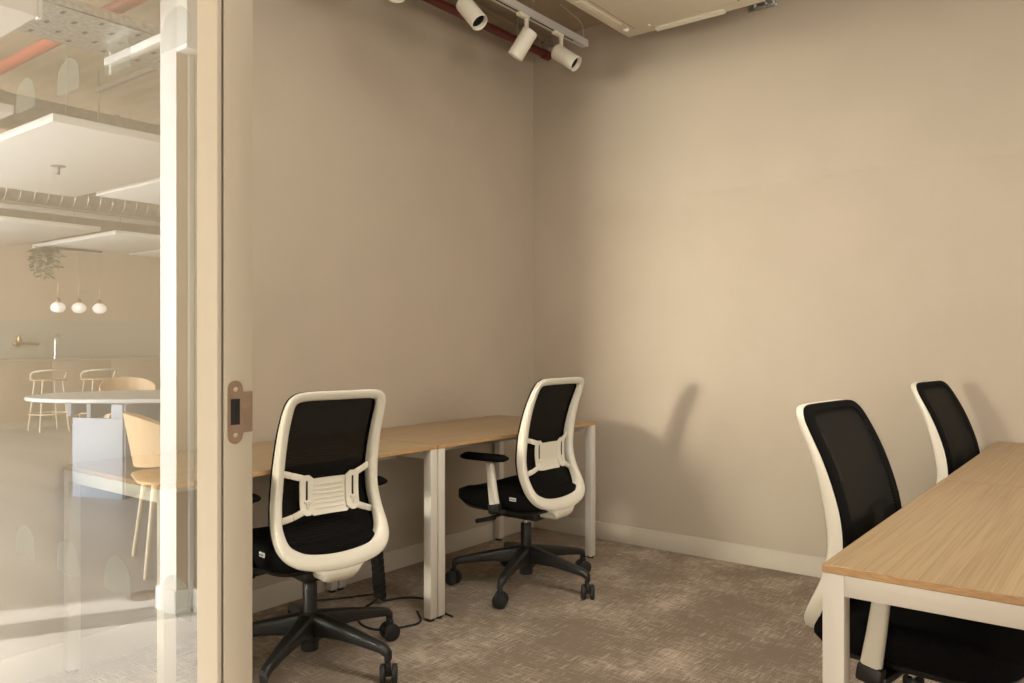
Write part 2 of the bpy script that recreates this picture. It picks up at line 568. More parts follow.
# ------------------------------------------------------------------ office chairs
REC = 0.0           # how far a back is reclined
def ycurve(z):
    T = [(0.34, -0.196), (0.40, -0.184), (0.441, -0.170), (0.50, -0.140), (0.554, -0.114), (0.62, -0.098), (0.707, -0.101), (0.78, -0.117), (0.86, -0.144), (0.95, -0.186), (1.0, -0.209)]
    T = [(a_, b_ - REC * (a_ - 0.58)) for a_, b_ in T]
    if z <= T[0][0]: return T[0][1]
    for i in range(len(T) - 1):
        z0, y0 = T[i]; z1, y1 = T[i + 1]
        if z <= z1:
            zm, ym = T[i - 1] if i > 0 else (2 * z0 - z1, 2 * y0 - y1)
            zp, yp = T[i + 2] if i + 2 < len(T) else (2 * z1 - z0, 2 * y1 - y0)
            t = (z - z0) / (z1 - z0)
            m0 = (y1 - ym) / (z1 - zm) * (z1 - z0)
            m1 = (yp - y0) / (zp - z0) * (z1 - z0)
            h = t * t
            return (2 * t * h - 3 * h + 1) * y0 + (t * h - 2 * h + t) * m0 + (-2 * t * h + 3 * h) * y1 + (t * h - h) * m1
    return T[-1][1]

def back_outline():
    """outer edge of the back in (x, z), counter-clockwise from the right shoulder"""
    half = [(0.0, 0.985), (0.08, 0.985), (0.135, 0.983), (0.165, 0.974), (0.183, 0.954), (0.190, 0.925), (0.1925, 0.87), (0.1935, 0.79), (0.195, 0.70), (0.1985, 0.64), (0.205, 0.58), (0.211, 0.535), (0.2125, 0.495), (0.205, 0.460), (0.184, 0.430), (0.150, 0.408), (0.10, 0.394), (0.05, 0.387), (0.0, 0.385)]
    left = [(-x, z) for x, z in half[1:-1]][::-1]
    loop = half + left
    return [(p.x, p.y) for p in smoothpath([(x, z, 0) for x, z in loop], 3, closed=True)]

def inset(loop, d_fn):
    n = len(loop)
    out = []
    for i, (x, z) in enumerate(loop):
        x0, z0 = loop[(i - 1) % n]
        x1, z1 = loop[(i + 1) % n]
        tx, tz = x1 - x0, z1 - z0
        l = math.hypot(tx, tz)
        nx, nz = tz / l, -tx / l        # for a loop going clockwise seen from -y this points outwards or inwards
        d = d_fn(x, z)
        if nx * x + nz * (z - 0.68) > 0:
            nx, nz = -nx, -nz
        out.append((x + nx * d, z + nz * d))
    return out

def make_chair(label, loc, rot, group, arm_dz=0.0):
    t = thing('office_chair', label, 'office chair', loc, rot, group)
    outer = back_outline()
    wd = lambda x, z: 0.031 + 0.022 * max(0.0, min(1.0, (0.54 - z) / 0.13))
    inner = inset(outer, wd)
    # white frame: a deep rounded band, front edge just behind the net
    def ring(f, dy, extra=0.0):
        pts = []
        for (xo, zo), (xi, zi) in zip(outer, inner):
            x = xo + (xi - xo) * f
            z = zo + (zi - zo) * f
            k = 1.0 - 0.45 * max(0.0, min(1.0, (z - 0.72) / 0.22))
            pts.append((x, ycurve(z) + dy * k, z))
        return pts
    prof = [(0.06, 0.0), (0.0, -0.004), (0.0, -0.030), (0.04, -0.037), (0.13, -0.0405), (0.45, -0.041), (0.80, -0.038), (0.93, -0.033), (1.0, -0.025), (1.0, -0.006), (0.98, 0.0)]
    mb = MB()
    n = len(outer)
    rings = [ring(f, dy) for f, dy in prof]
    vr = [[mb.bm.verts.new(p) for p in r] for r in rings]
    for a in range(len(vr)):
        A, B = vr[a], vr[(a + 1) % len(vr)]
        for i in range(n):
            j = (i + 1) % n
            mb.bm.faces.new((A[i], A[j], B[j], B[i]))
    mb.build('backrest_frame', M['white_plastic'], t, sharp=50)
    # net: solid border band and open weave inside
    mb = MB()
    cz0, cz1 = 0.50, 0.90
    def toward(p, s):
        x, z = p
        zc = min(max(z, cz0), cz1)
        return (x * s, zc + (z - zc) * s)
    levels = [(1.0, 0.000, 0), (1.005, 0.006, 0), (0.97, 0.011, 0), (0.80, 0.010, 0), (0.79, 0.006, 1), (0.6, 0.004, 1), (0.4, 0.003, 1), (0.2, 0.002, 1), (0.0, 0.002, 1)]
    vr = []
    for s, dy, k in levels:
        r = []
        for p in outer:
            x, z = toward(p, s)
            r.append(mb.bm.verts.new((x, ycurve(z) + dy, z)))
        vr.append(r)
    for a in range(len(vr) - 1):
        mb.mi = levels[a + 1][2]
        for i in range(n):
            j = (i + 1) % n
            f = mb.bm.faces.new((vr[a][i], vr[a][j], vr[a + 1][j], vr[a + 1][i]))
            f.material_index = mb.mi
    bmesh.ops.remove_doubles(mb.bm, verts=mb.bm.verts, dist=1e-6)
    mb.build('backrest_net', [M['black_fabric'], M['net']], t, sharp=60)
    # lumbar support: ribbed plate between two slotted wings
    mb = MB()
    def plate(mb, x0, x1, z0, z1, dy, th, nx=8, nz=10, r=0.02, bow=0.0):
        def p(u, v, back):
            z = z0 + (z1 - z0) * v
            k = min(v, 1 - v) * (z1 - z0)
            cut = 0.0
            if k < r:
                cut = r - math.sqrt(max(0.0, r * r - (r - k) ** 2))
            xa, xb = x0 + cut, x1 - cut
            x = xa + (xb - xa) * u
            return (x, ycurve(z) + dy - (th if back else 0) - bow * (1 - (2 * u - 1) ** 2), z)
        rings = []
        for v in range(nz + 1):
            row = [p(u / nx, v / nz, True) for u in range(nx + 1)] + [p(u / nx, v / nz, False) for u in range(nx, -1, -1)]
            rings.append(row)
        mb.loft(rings)
    plate(mb, -0.083, 0.083, 0.562, 0.684, -0.028, 0.008, bow=-0.004)
    lum = mb.build('lumbar_support', M['white_plastic'], t)
    rb = MB()
    for k in range(6):
        z = 0.583 + 0.016 * k
        rb.box(-0.056, 0.056, ycurve(z) - 0.0354, ycurve(z) - 0.034, z - 0.0012, z + 0.0012)
    rb.build('rib', M['white_plastic'], lum)
    for s in (-1, 1):
        mb = MB()
        def wing(x0, x1, z0, z1, dy, th, r):
            plate(mb, min(s * x0, s * x1), max(s * x0, s * x1), z0, z1, dy, th, 4, 10, r)
        wing(0.062, 0.112, 0.566, 0.700, -0.037, 0.007, 0.018)
        for za, zb in ((0.712, 0.690), (0.553, 0.580)):
            pts = [Vector((s * 0.172, ycurve(za) - 0.012, za)), Vector((s * 0.138, ycurve(za) - 0.028, za + (zb - za) * 0.45)), Vector((s * 0.100, ycurve(zb) - 0.040, zb))]
            for a, b in zip(pts[:-1], pts[1:]):
                mb.bar(a, b, 0.009, 0.022, (0, 0, 1), 0.003)
        wg = mb.build('lumbar_wing', M['white_plastic'], lum)
        sl = MB().box(s * 0.088 - 0.0035, s * 0.088 + 0.0035, ycurve(0.65) - 0.0465, ycurve(0.65) - 0.043, 0.612, 0.682, 0.0015)
        sl.build('slot', M['black_plastic'], lum)
        MB().box(s * 0.088 - 0.012, s * 0.088 + 0.012, ycurve(0.61) - 0.052, ycurve(0.61) - 0.040, 0.606, 0.616, 0.003).box(s * 0.088 - 0.004, s * 0.088 + 0.004, ycurve(0.6) - 0.050, ycurve(0.6) - 0.042, 0.588, 0.612, 0.0015).build('slider_knob', M['white_plastic'], lum)
    # bracket: flares out under the frame and hooks forward beneath the seat in two arms
    mb = MB()
    rows = [(0.430, -0.190, 0.135, 0.018), (0.410, -0.210, 0.112, 0.024), (0.388, -0.224, 0.084, 0.030), (0.366, -0.226, 0.068, 0.036), (0.348, -0.212, 0.060, 0.040), (0.341, -0.180, 0.057, 0.042)]
    rings = []
    for i, (z, y, hw, th) in enumerate(rows):
        z0, y0 = rows[max(i - 1, 0)][:2]
        z1, y1 = rows[min(i + 1, len(rows) - 1)][:2]
        ty, tz = y1 - y0, z1 - z0
        l = math.hypot(ty, tz)
        ny, nz = -tz / l, ty / l          # towards the seat
        r = []
        for (u, w) in rrect(2 * hw, th, min(th, hw) * 0.45, 4):
            r.append((u, y + ny * (w + th / 2), z + nz * (w + th / 2)))
        rings.append(r)
    mb.loft(rings)
    mb.bar((0, -0.215, 0.366), (0, -0.065, 0.366), 0.112, 0.052, (0, 0, 1), 0.022)
    mb.build('back_bracket', M['white_plastic'], t, sharp=55)
    # seat cushion and pan
    def seat_ring(grow, z, dz_front=0.0, n=48):
        pts = []
        for k in range(n):
            a = 2 * PI * k / n
            ca, sa = math.cos(a), math.sin(a)
            e = 2 / 5.0
            x = math.copysign(abs(ca) ** e, ca) * (0.226 + grow)
            y = math.copysign(abs(sa) ** e, sa) * (0.240 + grow)
            y += 0.042
            zz = z
            if y > 0.12:
                zz -= dz_front * ((y - 0.12) / 0.16) ** 2
            zz += 0.012 * (abs(x) / 0.22) ** 2 * (1 if z > 0.44 else 0)
            pts.append((x, y, zz))
        return pts
    mb = MB()
    mb.loft([seat_ring(-0.05, 0.390, -0.014), seat_ring(-0.012, 0.394, -0.014), seat_ring(0.0, 0.410, -0.008), seat_ring(0.0, 0.448, 0.008), seat_ring(-0.010, 0.465, 0.024), seat_ring(-0.035, 0.474, 0.030), seat_ring(-0.10, 0.472, 0.026), seat_ring(-0.19, 0.466, 0.010)])
    cs = mb.build('seat_cushion', M['black_fabric'], t, sharp=60)
    tg = MB().box(-0.2285, -0.2240, -0.115, -0.080, 0.442, 0.457, 0.0008)
    tg.build('care_tag', M['label'], cs)
    mk = MB()
    for k in range(5):
        mk.box(-0.2290, -0.2284, -0.111 + 0.006 * k, -0.1075 + 0.006 * k, 0.447, 0.447 + (0.006 if k % 2 else 0.004))
    mk.build('tag_lettering', M['dark'], cs)
    mb = MB()
    mb.loft([seat_ring(-0.14, 0.362), seat_ring(-0.07, 0.364), seat_ring(-0.03, 0.374, -0.01), seat_ring(-0.014, 0.390, -0.014), seat_ring(-0.02, 0.398, -0.014)])
    mb.build('seat_pan', M['black_plastic'], t, sharp=60)
    # mechanism under the seat
    MB().box(-0.085, 0.085, -0.120, 0.120, 0.325, 0.378, 0.018, 3).build('tilt_mechanism', M['black_plastic'], t)
    mb = MB().bar((-0.08, 0.05, 0.350), (-0.215, 0.068, 0.338), 0.016, 0.014, (0, 0, 1), 0.004)
    mb.bar((-0.205, 0.02, 0.350), (-0.215, 0.125, 0.322), 0.026, 0.020, (0, 0, 1), 0.006)
    mb.build('lever', M['black_plastic'], t)
    # arms
    for s in (-1, 1):
        mb = MB().bar((s * 0.10, -0.01, 0.385), (s * 0.246, -0.014, 0.388), 0.07, 0.022, (0, 0, 1), 0.008)
        mb.bar((s * 0.249, -0.018, 0.380), (s * 0.249, -0.010, 0.425), 0.040, 0.060, (0, 1, 0), 0.010)
        ar = mb.build('armrest', M['black_plastic'], t, loc=(0, 0, arm_dz))
        pr = []
        for k, (y, z) in enumerate(((-0.014, 0.412), (0.000, 0.50), (0.014, 0.604))):
            w = 0.050 - 0.006 * k
            pr.append([(s * 0.250 + v, y + u, z) for u, v in rrect(w, 0.030, 0.012, 4)])
        MB().loft(pr).build('arm_upright', M['white_plastic'], ar)
        pr = []
        for k in range(7):
            z = 0.612 + 0.030 * k / 6
            g = [-0.016, -0.004, 0.0, 0.0, -0.003, -0.010, -0.022][k]
            pts = []
            for (u, v) in rrect(0.26 + 2 * g, 0.080 + 2 * g, 0.034, 6):
                zz = z + 0.004 * max(0.0, -u / 0.13)
                pts.append((s * 0.250 + v, 0.048 + u, zz))
            pr.append(pts)
        MB().loft(pr).build('arm_pad', M['black_fabric'], ar, sharp=60)
        MB().lathe([(0.005, 0), (0.005, 0.003), (0.003, 0.004)], 12, (s, 0, 0), (s * 0.2645, 0.006, 0.592)).build('height_button', M['white_plastic'], ar)
    # gas column, star base, castors
    MB().lathe([(0.030, 0.055), (0.032, 0.06), (0.032, 0.185), (0.0255, 0.19), (0.0255, 0.290), (0.022, 0.296)], 28).build('gas_column', M['black_plastic'], t)
    MB().lathe([(0.014, 0.29), (0.014, 0.33)], 20).build('piston', M['chrome'], t)
    mb = MB()
    mb.lathe([(0.036, 0.085), (0.046, 0.10), (0.050, 0.15), (0.046, 0.178), (0.034, 0.190)], 28)
    A0 = math.radians(STAR)
    cast = []
    for k in range(5):
        a = A0 + 2 * PI * k / 5 - rot
        d = Vector((math.cos(a), math.sin(a), 0))
        s = Vector((-d.y, d.x, 0))
        rings = []
        for (r, zt, zb, w) in ((0.03, 0.188, 0.100, 0.030), (0.08, 0.180, 0.112, 0.027), (0.16, 0.165, 0.114, 0.023), (0.25, 0.146, 0.106, 0.019), (0.315, 0.132, 0.098, 0.017), (0.338, 0.124, 0.088, 0.015), (0.350, 0.110, 0.076, 0.013)):
            c = d * r
            rr = []
            for (u, v) in rrect(2 * w, zt - zb, min(w, (zt - zb) / 2) * 0.6, 3):
                rr.append(c + s * u + Vector((0, 0, (zt + zb) / 2 + v)))
            rings.append(rr)
        mb.loft(rings)
        mb.lathe([(0.010, 0.0), (0.010, 0.05)], 12, (0, 0, 1), d * 0.340 + Vector((0, 0, 0.05)))
        cast.append((d * 0.345, a))
    mb.build('star_base', M['black_plastic'], t, sharp=45)
    for k, (p, a) in enumerate(cast):
        wa = a + math.radians((35, 80, -20, 60, 10)[k])
        ax = Vector((math.cos(wa), math.sin(wa), 0))
        mb = MB()
        for s in (-1, 1):
            o = p + ax * (0.010 if s > 0 else -0.030) + Vector((0, 0, 0.033))
            mb.lathe([(0.024, 0.0), (0.032, 0.003), (0.033, 0.007), (0.033, 0.013), (0.032, 0.017), (0.022, 0.020)], 24, ax, o)
        mb.lathe([(0.010, -0.012), (0.010, 0.012)], 12, ax, p + Vector((0, 0, 0.033)))
        cst = mb.build('castor', M['rubber'], t)
        hood = MB().bar(p + Vector((0, 0, 0.040)), p + Vector((0, 0, 0.074)), 0.016, 0.030, (ax.y, -ax.x, 0), 0.005)
        hood.build('castor_hood', M['black_plastic'], cst)
    return t

STAR = 10.0
grp = 'white and black mesh office chairs'
make_chair('white-framed black mesh office chair seen from behind, nearest the doorway', (-2.334, 1.827, 0), 1.401, grp)
STAR = 0.0
make_chair('white-framed black mesh office chair at the far left desk with its armrest in profile', (-2.29, 3.051, 0), 1.564, grp)
STAR = 20.0
REC = 0.047
make_chair('white-framed black mesh office chair tucked under the near end of the right-hand bench', (-0.456, 2.255, 0), -1.685, grp, -0.03)
STAR = 50.0
REC = 0.08
make_chair('white-framed black mesh office chair tucked under the right-hand bench next to the back wall', (-0.456, 3.660, 0), -1.70, grp)

# ------------------------------------------------------------------ cable spine and cables by the left bench
cs = thing('cable_spine', 'black segmented cable riser hanging from the left bench to the carpet', 'cable riser', (-2.63, 2.40, 0))
mb = MB()
for k in range(22):
    f = k / 21
    z = 0.66 - 0.62 * f
    y = -0.05 + 0.085 * f + 0.01 * math.sin(3 * f)
    mb.box(-0.026, 0.026, y - 0.016, y + 0.016, z - 0.0144, z + 0.0144, 0.002, 1)
mb.build('chain', M['black_plastic'], cs)
MB().box(-0.05, 0.05, -0.15, 0.0, 0.672, 0.704, 0.004).build('mounting_tray', M['black_plastic'], cs)
def cable(label, pts, r=0.0045):
    mb = MB()
    mb.tube(smoothpath(pts, 8), r, 8)
    tag(mb.build('power_cable', M['rubber'], None), label, 'cable', 'power cables on the carpet')
cable('thin black cable running from the cable riser to the white leg', [(-2.63, 2.44, 0.022), (-2.63, 2.47, 0.008), (-2.60, 2.545, 0.0047), (-2.55, 2.585, 0.0047), (-2.44, 2.60, 0.0047), (-2.33, 2.52, 0.0047), (-2.26, 2.50, 0.0047)])
cable('black cable looping over the carpet behind the star base of the nearer chair', [(-2.64, 2.43, 0.022), (-2.65, 2.41, 0.008), (-2.62, 2.33, 0.0047), (-2.52, 2.22, 0.0047), (-2.40, 2.20, 0.0047), (-2.33, 2.30, 0.0047), (-2.325, 2.375, 0.0047), (-2.42, 2.455, 0.0047)])
mbf = MB().tube(smoothpath([(-2.66, 2.44, 0.020), (-2.68, 2.47, 0.006), (-2.74, 2.50, 0.0042), (-2.80, 2.40, 0.0042), (-2.88, 2.28, 0.0042)], 8), 0.004, 8)
tag(mbf.build('power_cable', M['rubber']), 'black cable trailing from the cable riser back under the desk', 'cable', 'power cables on the carpet')

# ------------------------------------------------------------------ ceiling services in the room
pp = [(-2.80, 0.6, 2.862), (-2.80, 3.955, 2.862)]
sp_ = thing('sprinkler_pipe', 'dark red pipe under the soffit along the left wall', 'pipe', (-2.80, 2.3, 2.862))
MB().tube([(0, -1.7, 0), (0, 1.60, 0)], 0.0235, 16).build('pipe_run', M['red_pipe'], sp_)
MB().tube([(0, 1.595, 0), (0, 1.655, 0)], 0.028, 16).build('end_cap', M['red_pipe'], sp_)
for y in (-1.0, 1.35):
    MB().tube([(0, y, 0.02), (0, y, ZC - 2.862)], 0.004, 8).build('hanger_rod', M['galv'], sp_)
mb = MB().tube(smoothpath([(-2.83, 0.6, 2.965), (-2.83, 3.88, 2.965), (-2.83, 3.94, 2.955), (-2.83, 3.962, 2.93), (-2.83, 3.965, 2.885)], 6), 0.016, 10)
tag(mb.build('tubing', M['tan_pipe']), 'tan painted conduit above the dark red pipe', 'tubing')  # tan tube following the darker stripe above the red pipe

TX = -2.455
tr = thing('light_track', 'pale grey lighting track hung under the soffit near the left wall', 'light track', (TX, 2.2, 2.80))
prof = [(-0.021, 0.0), (-0.006, 0.0), (-0.006, 0.012), (0.006, 0.012), (0.006, 0.0), (0.021, 0.0), (0.021, 0.036), (-0.021, 0.036)]
MB().loft([[(x, -1.6, z) for x, z in prof], [(x, 1.595, z) for x, z in prof]]).build('track_rail', M['track_grey'], tr)
MB().box(-0.0055, 0.0055, -1.6, 1.50, 0.0005, 0.006).build('conductor_slot', M['dark'], tr)
MB().box(-0.022, 0.022, 1.595, 1.625, -0.001, 0.037, 0.003).build('end_cap', M['track_grey'], tr)
for y in (-0.9, 1.12):
    MB().tube([(0, y, 0.036), (0, y, ZC - 2.80)], 0.0016, 6).lathe([(0.006, 0.036), (0.006, 0.05), (0.002, 0.055)], 10, (0, 0, 1), (0, y, 0)).build('suspension_wire', M['galv'], tr)
MB().tube(smoothpath([(-0.05, 1.45, 0.198), (-0.02, 1.50, 0.16), (0.0, 1.56, 0.13), (0.0, 1.60, 0.10), (0.0, 1.605, 0.036)], 6), 0.003, 8).build('feed_cable', M['track_grey'], tr)

def spotlight(label, y, axis, off=(0, 0, 0)):
    t = thing('track_spotlight', label, 'spotlight', (TX, y, 2.80), 0, 'white cylinder spotlights on the track')
    MB().box(-0.013, 0.013, -0.040, 0.040, -0.016, 0.006, 0.003).build('adapter', M['white_plastic'], t)
    MB().bar((0, 0.03, -0.012), (0, 0.03, -0.078), 0.014, 0.020, (0, 1, 0), 0.002).build('stem', M['white_plastic'], t)
    ax = Vector(axis).normalized()
    piv = Vector((0, 0.03, -0.078))
    c0 = piv - ax * 0.040 + Vector((0, 0, -0.030)) + Vector(off)
    L = 0.150
    MB().lathe([(0.036, 0.0), (0.0405, 0.004), (0.0415, 0.010), (0.0415, L), (0.0385, L + 0.001), (0.037, L - 0.002), (0.034, L - 0.020), (0.026, L - 0.045), (0.006, L - 0.047)], 36, ax, c0).build('lamp_head', M['white_plastic'], t, sharp=30)
    MB().lathe([(0.028, 0.0), (0.028, 0.003)], 24, ax, c0 + ax * (L - 0.050)).lathe([(0.0245, L - 0.044), (0.0335, L - 0.0215), (0.0330, L - 0.0212), (0.0240, L - 0.0425)], 28, ax, c0).build('reflector', M['dark'], t)
    MB().lathe([(0.006, 0), (0.006, 0.012), (0.004, 0.014)], 12, (1, 0, 0), piv + Vector((0.008, 0, -0.002))).build('tilt_knob', M['chrome'], t)
    return t
spotlight('white cylinder spotlight at the very end of the track, aimed right', 3.555, (0.728, 0.123, -0.55))
spotlight('white cylinder spotlight second from the track end, aimed back left', 3.245, (-0.46, -0.18, -0.75))
spotlight('white cylinder spotlight third from the track end with its dark aperture showing', 2.79, (0.61, 0.03, -0.72))
spotlight('white cylinder spotlight cut by the top edge of the picture', 2.335, (0.20, -0.15, -0.97), (0, 0, -0.005))

# air conditioning cassette
ac = thing('ceiling_cassette', 'large cream-white square air conditioning cassette below the soffit', 'air conditioner', (-2.195, 2.90, 2.80))
S = 0.76
ac.location.y = 3.85 - S
MB().box(0, S, 0, S, 0.0, 0.035, 0.006).build('fascia', M['ac_white'], ac)
MB().box(0.04, S - 0.04, 0.04, S - 0.04, 0.03, 0.20, 0.004).build('body', M['galv_dull'], ac)
g = 0.098
MB().box(g, S - g, g, S - g, -0.006, 0.004, 0.003).build('intake_grille', M['ac_white'], ac)
mb = MB()
for a, b in (((g - 0.004, g), (S - g, g)), ((g, S - g + 0.003), (S - g, S - g + 0.003)), ((g - 0.003, g), (g - 0.003, S - g)), ((S - g + 0.003, g), (S - g + 0.003, S - g))):
    mb.bar((a[0], a[1], 0.0), (b[0], b[1], -0.0008), 0.008, 0.003)
mb.build('grille_gap', M['soffit_dark'], ac)
# four air slots, far one with its flap swung down
for (x0, x1, y0, y1, open_) in ((0.19, 0.57, S - 0.068, S - 0.030, True), (0.19, 0.57, 0.030, 0.068, False), (0.030, 0.068, 0.19, 0.57, False), (S - 0.068, S - 0.030, 0.19, 0.57, False)):
    MB().box(x0 - 0.004, x1 + 0.004, y0 - 0.003, y1 + 0.003, -0.0008, 0.004).build('air_slot', M['ac_white'], ac)
    if open_:
        MB().bar((x0, y1 - 0.012, -0.010), (x1, y1 - 0.012, -0.010), 0.026, 0.016, (0, 0.35, 1), 0.003).build('flap', M['ac_white'], ac)
    else:
        MB().box(x0, x1, y0, y1, -0.005, 0.002, 0.002).build('flap', M['ac_white'], ac)
for x in (0.18, 0.46):
    MB().bar((x, S - g - 0.01, -0.004), (x + 0.014, S - g - 0.012, -0.016), 0.006, 0.006).build('grille_clip', M['ac_white'], ac)
MB().lathe([(0.016, 0.0), (0.016, -0.004), (0.010, -0.010), (0.004, -0.012)], 16, (0, 0, 1), (0.048, S - 0.11, 0)).build('sensor', M['post'], ac)
MB().lathe([(0.007, 0.0), (0.007, -0.002)], 12, (0, 0, 1), (0.030, S - 0.50, 0)).build('screw_cover', M['tan_pipe'], ac)
br = thing('wall_bracket', 'small galvanised steel bracket high on the back wall beside the cassette', 'bracket', (-1.50, YB, 2.86))
MB().box(-0.09, 0.06, -0.012, 0.0, -0.018, 0.018, 0.002).box(-0.05, 0.05, -0.045, -0.010, -0.020, -0.014, 0.001).build('plate', M['galv'], br)
for x in (-0.055, 0.0, 0.04):
    MB().lathe([(0.010, 0), (0.010, 0.008), (0.005, 0.012)], 6, (0, -1, 0), (x, -0.012, 0.004)).build('bolt', M['galv'], br)

# ------------------------------------------------------------------ the open plan hall outside the glass (mirrored in the pane)
def V(y):            # depth seen in the pane -> true position
    return 2 * GF - y
YF = -7.0
XW = -12.25
struct('floor_hall', MB().box(XW, 4.0, YF, 0.50, -0.06, 0.0).box(XW, XL - 0.1, 0.50, 5.0, -0.06, 0.0), M['floor_op'])
struct('ceiling_hall', MB().box(XW, 4.0, YF, 0.50, ZC, ZC + 0.1).box(XW, XL - 0.1, 0.50, 5.0, ZC, ZC + 0.1), M['ceil_op'])
struct('wall_hall', MB().box(XW - 0.1, XW, YF, 5.0, 1.45, ZC), M['wall_op'])
struct('wall_splashback', MB().box(XW - 0.1, XW + 0.01, YF, 5.0, 0.0, 1.45), M['splash'])
struct('trim_1', MB().box(XW, XW + 0.35, YF, 5.0, 2.55, ZC), M['soffit_dark'])
# window wall of the hall: solid on the left, glazed bays on the right
mb = MB()
for x in (-0.33, 1.3, 2.6, 4.0):
    mb.box(x - 0.05, x + 0.05, YF - 0.05, YF + 0.05, 0, ZC)
mb.box(-0.33, 4.0, YF - 0.05, YF + 0.05, 2.75, ZC).box(-0.33, 4.0, YF - 0.04, YF + 0.04, 0.0, 0.10)
struct('window_3', mb, M['facade'])
struct('wall_facade', MB().box(XW, -0.38, YF - 0.1, YF, 0, ZC), M['wall_op'])

# end post of the partition opposite, with lintel and a dark glazed strip
yv0 = V(1.814)
mb = MB().box(-3.335, -3.204, V(1.90), yv0, 0, ZC, 0.003).box(-3.204, -3.12, V(1.90), yv0, 2.37, ZC, 0.003).box(-3.204, -3.185, V(1.90), V(1.862), 0, 2.37, 0.002)
struct('trim_2', mb, M['post'])
struct('trim_3', MB().box(-3.203, -3.2005, V(1.862), yv0 + 0.001, 0.10, 2.37), M['post_in'])
struct('trim_4', MB().box(-3.350, -3.192, V(1.862), yv0 + 0.014, 0.0, 0.10, 0.003), M['post'])
struct('window_4', MB().box(-3.185, -3.12, V(1.90), V(1.885), 0.10, 2.37), M['pane_green'])
struct('baseboard_hall', MB().box(-3.18, -3.12, V(1.90), V(1.875), 0.0, 0.10, 0.003), M['post'])
fb = thing('floor_box', 'round grey floor outlet lid beside the white post, seen in the glass', 'floor outlet', (-3.55, V(1.86), 0))
MB().lathe([(0.075, 0.0005), (0.075, 0.004), (0.06, 0.006)], 28).build('lid', M['galv_dull'], fb)

# acoustic rafts hung below the hall soffit
rafts = [((-6.82, -4.557), (1.884, 2.988), 'large white ceiling raft nearest the glass, with a small fitting at its centre'),
         ((-6.625, -4.36), (3.067, 4.17), 'white ceiling raft partly hidden behind the white post'),
         ((-6.82, -4.57), (0.55, 1.702), 'white ceiling raft cut by the left picture edge above the largest one'),
         ((-11.0, -8.684), (2.95, 4.07), 'white ceiling raft farther back at the left picture edge'),
         ((-10.95, -8.81), (4.285, 5.35), 'white ceiling raft directly above the hanging globe lamps'),
         ((-10.80, -8.60), (5.433, 6.5), 'white ceiling raft showing only its front edge beside the white post')]
for (xa, xb), (ya, yb), lab in rafts:
    cx, cy = (xa + xb) / 2, (V(ya) + V(yb)) / 2
    t = thing('ceiling_raft', lab, 'ceiling panel', (cx, cy, 2.32), 0, 'white acoustic rafts in the hall')
    hx, hy = (xb - xa) / 2, (yb - ya) / 2
    MB().box(-hx, hx, -hy, hy, 0, 0.045, 0.004).build('panel', M['raft'], t)
    for sx in (-0.8, 0.8):
        for sy in (-0.7, 0.7):
            MB().tube([(sx * hx, sy * hy, 0.045), (sx * hx, sy * hy, ZC - 2.32)], 0.003, 6).build('hanger_wire', M['galv_dull'], t)
    if 'fitting' in lab:
        MB().lathe([(0.045, 0), (0.045, -0.006), (0.012, -0.012), (0.012, -0.05), (0.02, -0.055)], 16, (0, 0, 1), (0.0, 0.05, 0)).build('sprinkler_head', M['galv_dull'], t)

# pipes, trays and ducts
def run(name, label, cat, pts, r, m, n=14, group=None):
    P = [(x, V(y), z) for x, y, z in pts]
    o = MB().tube(P, r, n).build(name, m)
    return tag(o, label, cat, group)
run('fire_pipe', 'red pipe crossing above the perforated cable tray, seen in the glass', 'pipe', [(-8.5, 2.02, 2.86), (-3.2, 2.02, 2.86)], 0.035, M['red_pipe_op'])
ct = thing('cable_tray', 'wide perforated galvanised cable tray below the hall soffit', 'cable tray', (-4.18, V(2.0), 2.70))
mb = MB().box(-0.245, 0.245, -3.0, 2.2, 0.0, 0.004).box(-0.245, -0.239, -3.0, 2.2, 0.0, 0.05).box(0.239, 0.245, -3.0, 2.2, 0.0, 0.05)
mb.build('tray', M['galv'], ct)
mb = MB()
for i in range(42):
    for j in range(5):
        if (i + j) % 2: continue
        y = -2.4 + 0.09 * i
        x = -0.18 + 0.09 * j
        mb.box(x - 0.02, x + 0.02, y - 0.009, y + 0.009, -0.0012, 0.001)
mb.build('slots', M['dark'], ct)
ch = thing('channel_strut', 'white metal channel crossing beneath the cable tray', 'support channel', (-4.0, V(2.08), 2.62))
MB().box(-0.36, 0.75, -0.02, 0.02, 0, 0.04, 0.002).build('channel', M['post'], ch)
MB().tube([(-0.33, 0, -0.05), (-0.33, 0, 0.074)], 0.006, 8).tube([(0.6, 0, -0.03), (0.6, 0, ZC - 2.62)], 0.006, 8).build('threaded_rod', M['post'], ch)
cu = thing('ceiling_unit', 'white box unit under the hall soffit in the upper left corner of the picture', 'ceiling unit', (-3.66, V(0.90), 2.45))
MB().box(-0.18, 0.18, -0.484, 0.484, 0, 0.16, 0.006).build('casing', M['raft'], cu)
MB().box(0.150, 0.182, -0.500, -0.484, -0.004, 0.16, 0.003).build('end_trim', M['post'], cu)
for y in (-0.35, 0.35):
    MB().tube([(0, y, 0.16), (0, y, ZC - 2.45)], 0.005, 8).build('hanger_rod', M['galv_dull'], cu)
dk = thing('ventilation_duct', 'flat brown-grey duct above the largest white raft', 'duct', (-5.95, V(2.6), 2.60))
MB().box(-0.15, 0.15, -4.0, 2.5, 0, 0.17, 0.004).build('duct_run', M['galv_dull'], dk)
mb = MB()
for k in range(9):
    mb.box(-0.157, 0.157, -4.0 + 0.75 * k, -3.97 + 0.75 * k, -0.006, 0.176)
mb.build('flange', M['galv_dull'], dk)
sd = thing('spiral_duct', 'long ribbed round duct beyond the largest white raft', 'duct', (-8.9, V(4.0), 2.68))
